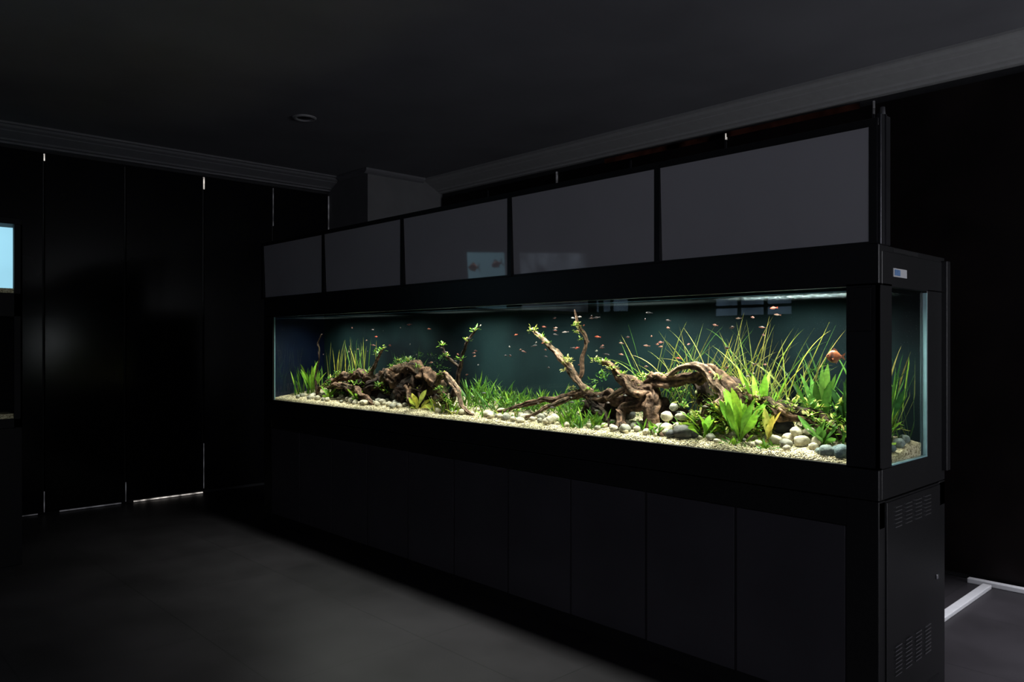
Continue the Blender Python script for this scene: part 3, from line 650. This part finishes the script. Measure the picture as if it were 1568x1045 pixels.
OR=(.34,.06,.03); SV=(.22,.20,.17); DF=(.03,.022,.022); PK=(.26,.11,.08); BR=(.14,.06,.04)
for i in range(100):
    if i<66: x,z=R(-3.5,-1.75),R(1.34,1.66)
    elif i<86: x,z=R(-4.5,-3.3),R(1.28,1.66)
    else: x,z=R(-5.6,-4.4),R(1.4,1.66)
    y=R(3.06,3.42)
    c,b_=random.choice([(OR,PK),(PK,SV),(SV,SV),(BR,SV),(BR,PK),(DF,OR),(DF,DF),(DF,BR)])
    fish(fm,(x,y,z),random.choice([0,math.pi])+R(-.7,.7),R(.022,.038),R(.008,.012),vary(c),vary(b_),pitch=R(-.2,.2))
for i in range(22):
    x=R(-4.2,-1.9); fish(fm,(x,R(3.05,3.12),R(1.14,1.24)),random.choice([0,math.pi])+R(-.5,.5),R(.022,.034),R(.008,.011),vary(SV),vary(SV))
fm.obj('tetra_fish_school',M_fish,smooth=True)
fm=MB(); fish(fm,(-1.43,3.18,1.445),math.pi+.5,.064,.054,(.30,.095,.04),(.34,.14,.08),dorsal=.35,tail=.6,stripe=(.08,.03,.02))
fm.obj('discus_fish',M_fish,smooth=True)

# ------------------------------------------------------------------ aquarium rack (left, also mirrored in the hood)
rk=empty('aquarium_rack')
rx0,rx1,ry0,ry1=-6.25,-5.80,-.90,1.165
box('base',rx0,rx1,ry0,ry1,.08,.96,M_rackb,rk,.004)
box('plinth',rx0+.03,rx1-.04,ry0+.03,ry1-.03,0,.08,M_rubber,rk)
for (n,z0,z1) in [('shelf_low',.96,1.02),('shelf_mid',1.67,1.82),('cap',2.26,2.30)]: box(n,rx0,rx1,ry0,ry1,z0,z1,M_rackb,rk,.003)
YD=.43
for (ya,yb) in [(1.12,ry1),(YD-.02,YD+.02),(ry0,ry0+.04)]:
    box('post_front',rx1-.04,rx1,ya,yb,.96,2.26,M_rackb,rk); box('post_back',rx0,rx0+.04,ya,yb,.96,2.26,M_rackb,rk)
box('side_sheet',rx0,rx1,ry1-.01,ry1,.96,2.26,M_rackb,rk)
box('divider',rx0,rx1-.02,YD-.005,YD+.005,1.0,2.26,M_rackb,rk)
def lit(name,y0,y1,z0,z1,mt): box(name,rx0+.24,rx0+.25,y0,y1,z0,z1,mt,rk)
lit('backlight_blue',YD+.01,1.154,1.82,2.26,E('backlit_blue',(.36,.70,.88),1.2,2,.85))
lit('backlight_dim',-.86,YD-.01,1.82,2.26,E('backlit_dim',(.5,.6,.75),.9,4,.15))
lit('back_dark',-.86,1.154,1.02,1.67,M_rubber)
for (ya,yb,z0,z1) in [(YD+.02,1.12,1.82,2.26),(-.86,YD-.02,1.82,2.26),(YD+.02,1.12,1.02,1.67),(-.86,YD-.02,1.02,1.67)]:
    quad('rack_glass',[(rx1-.005,ya,z0),(rx1-.005,yb,z0),(rx1-.005,yb,z1),(rx1-.005,ya,z1)],M_glass,rk)
    g=MB(); g.box(rx0+.25,rx1-.01,ya,yb,z0,z0+.03); g.obj('rack_gravel',M_sand,rk)
gf=MB(); fish(gf,(-5.88,.98,2.10),math.pi/2,.13,.07,(.85,.2,.03),(.9,.4,.1),dorsal=.7,tail=1.6)
gf.obj('goldfish',M_fish,smooth=True)
gf=MB(); fish(gf,(-5.89,.66,2.13),math.pi/2+.5,.11,.065,(.35,.12,.08),(.6,.3,.2),dorsal=.7,tail=1.6,pitch=.3)
gf.obj('goldfish',M_fish,smooth=True)
l=bpy.data.lights.new('rl','AREA'); l.shape='RECTANGLE'; l.size=.10; l.size_y=.45; l.energy=.6; l.color=(.85,.95,1); l.spread=2.0
o=bpy.data.objects.new('rack_lamp',l); o.location=(-5.90,.8,2.255); link(o,rk)

# ------------------------------------------------------------------ world + camera
wd=bpy.data.worlds.new('World'); sc.world=wd; wd.use_nodes=True
wd.node_tree.nodes['Background'].inputs[0].default_value=(.01,.01,.012,1); wd.node_tree.nodes['Background'].inputs[1].default_value=.3
cam=bpy.data.cameras.new('camera'); cam.sensor_width=36; cam.lens=27.5; cam.shift_y=.0022; cam.clip_start=.05
co=bpy.data.objects.new('camera',cam); co.location=(0,0,1.5); co.rotation_euler=(math.radians(90),0,math.radians(46.6)); link(co)
sc.camera=co
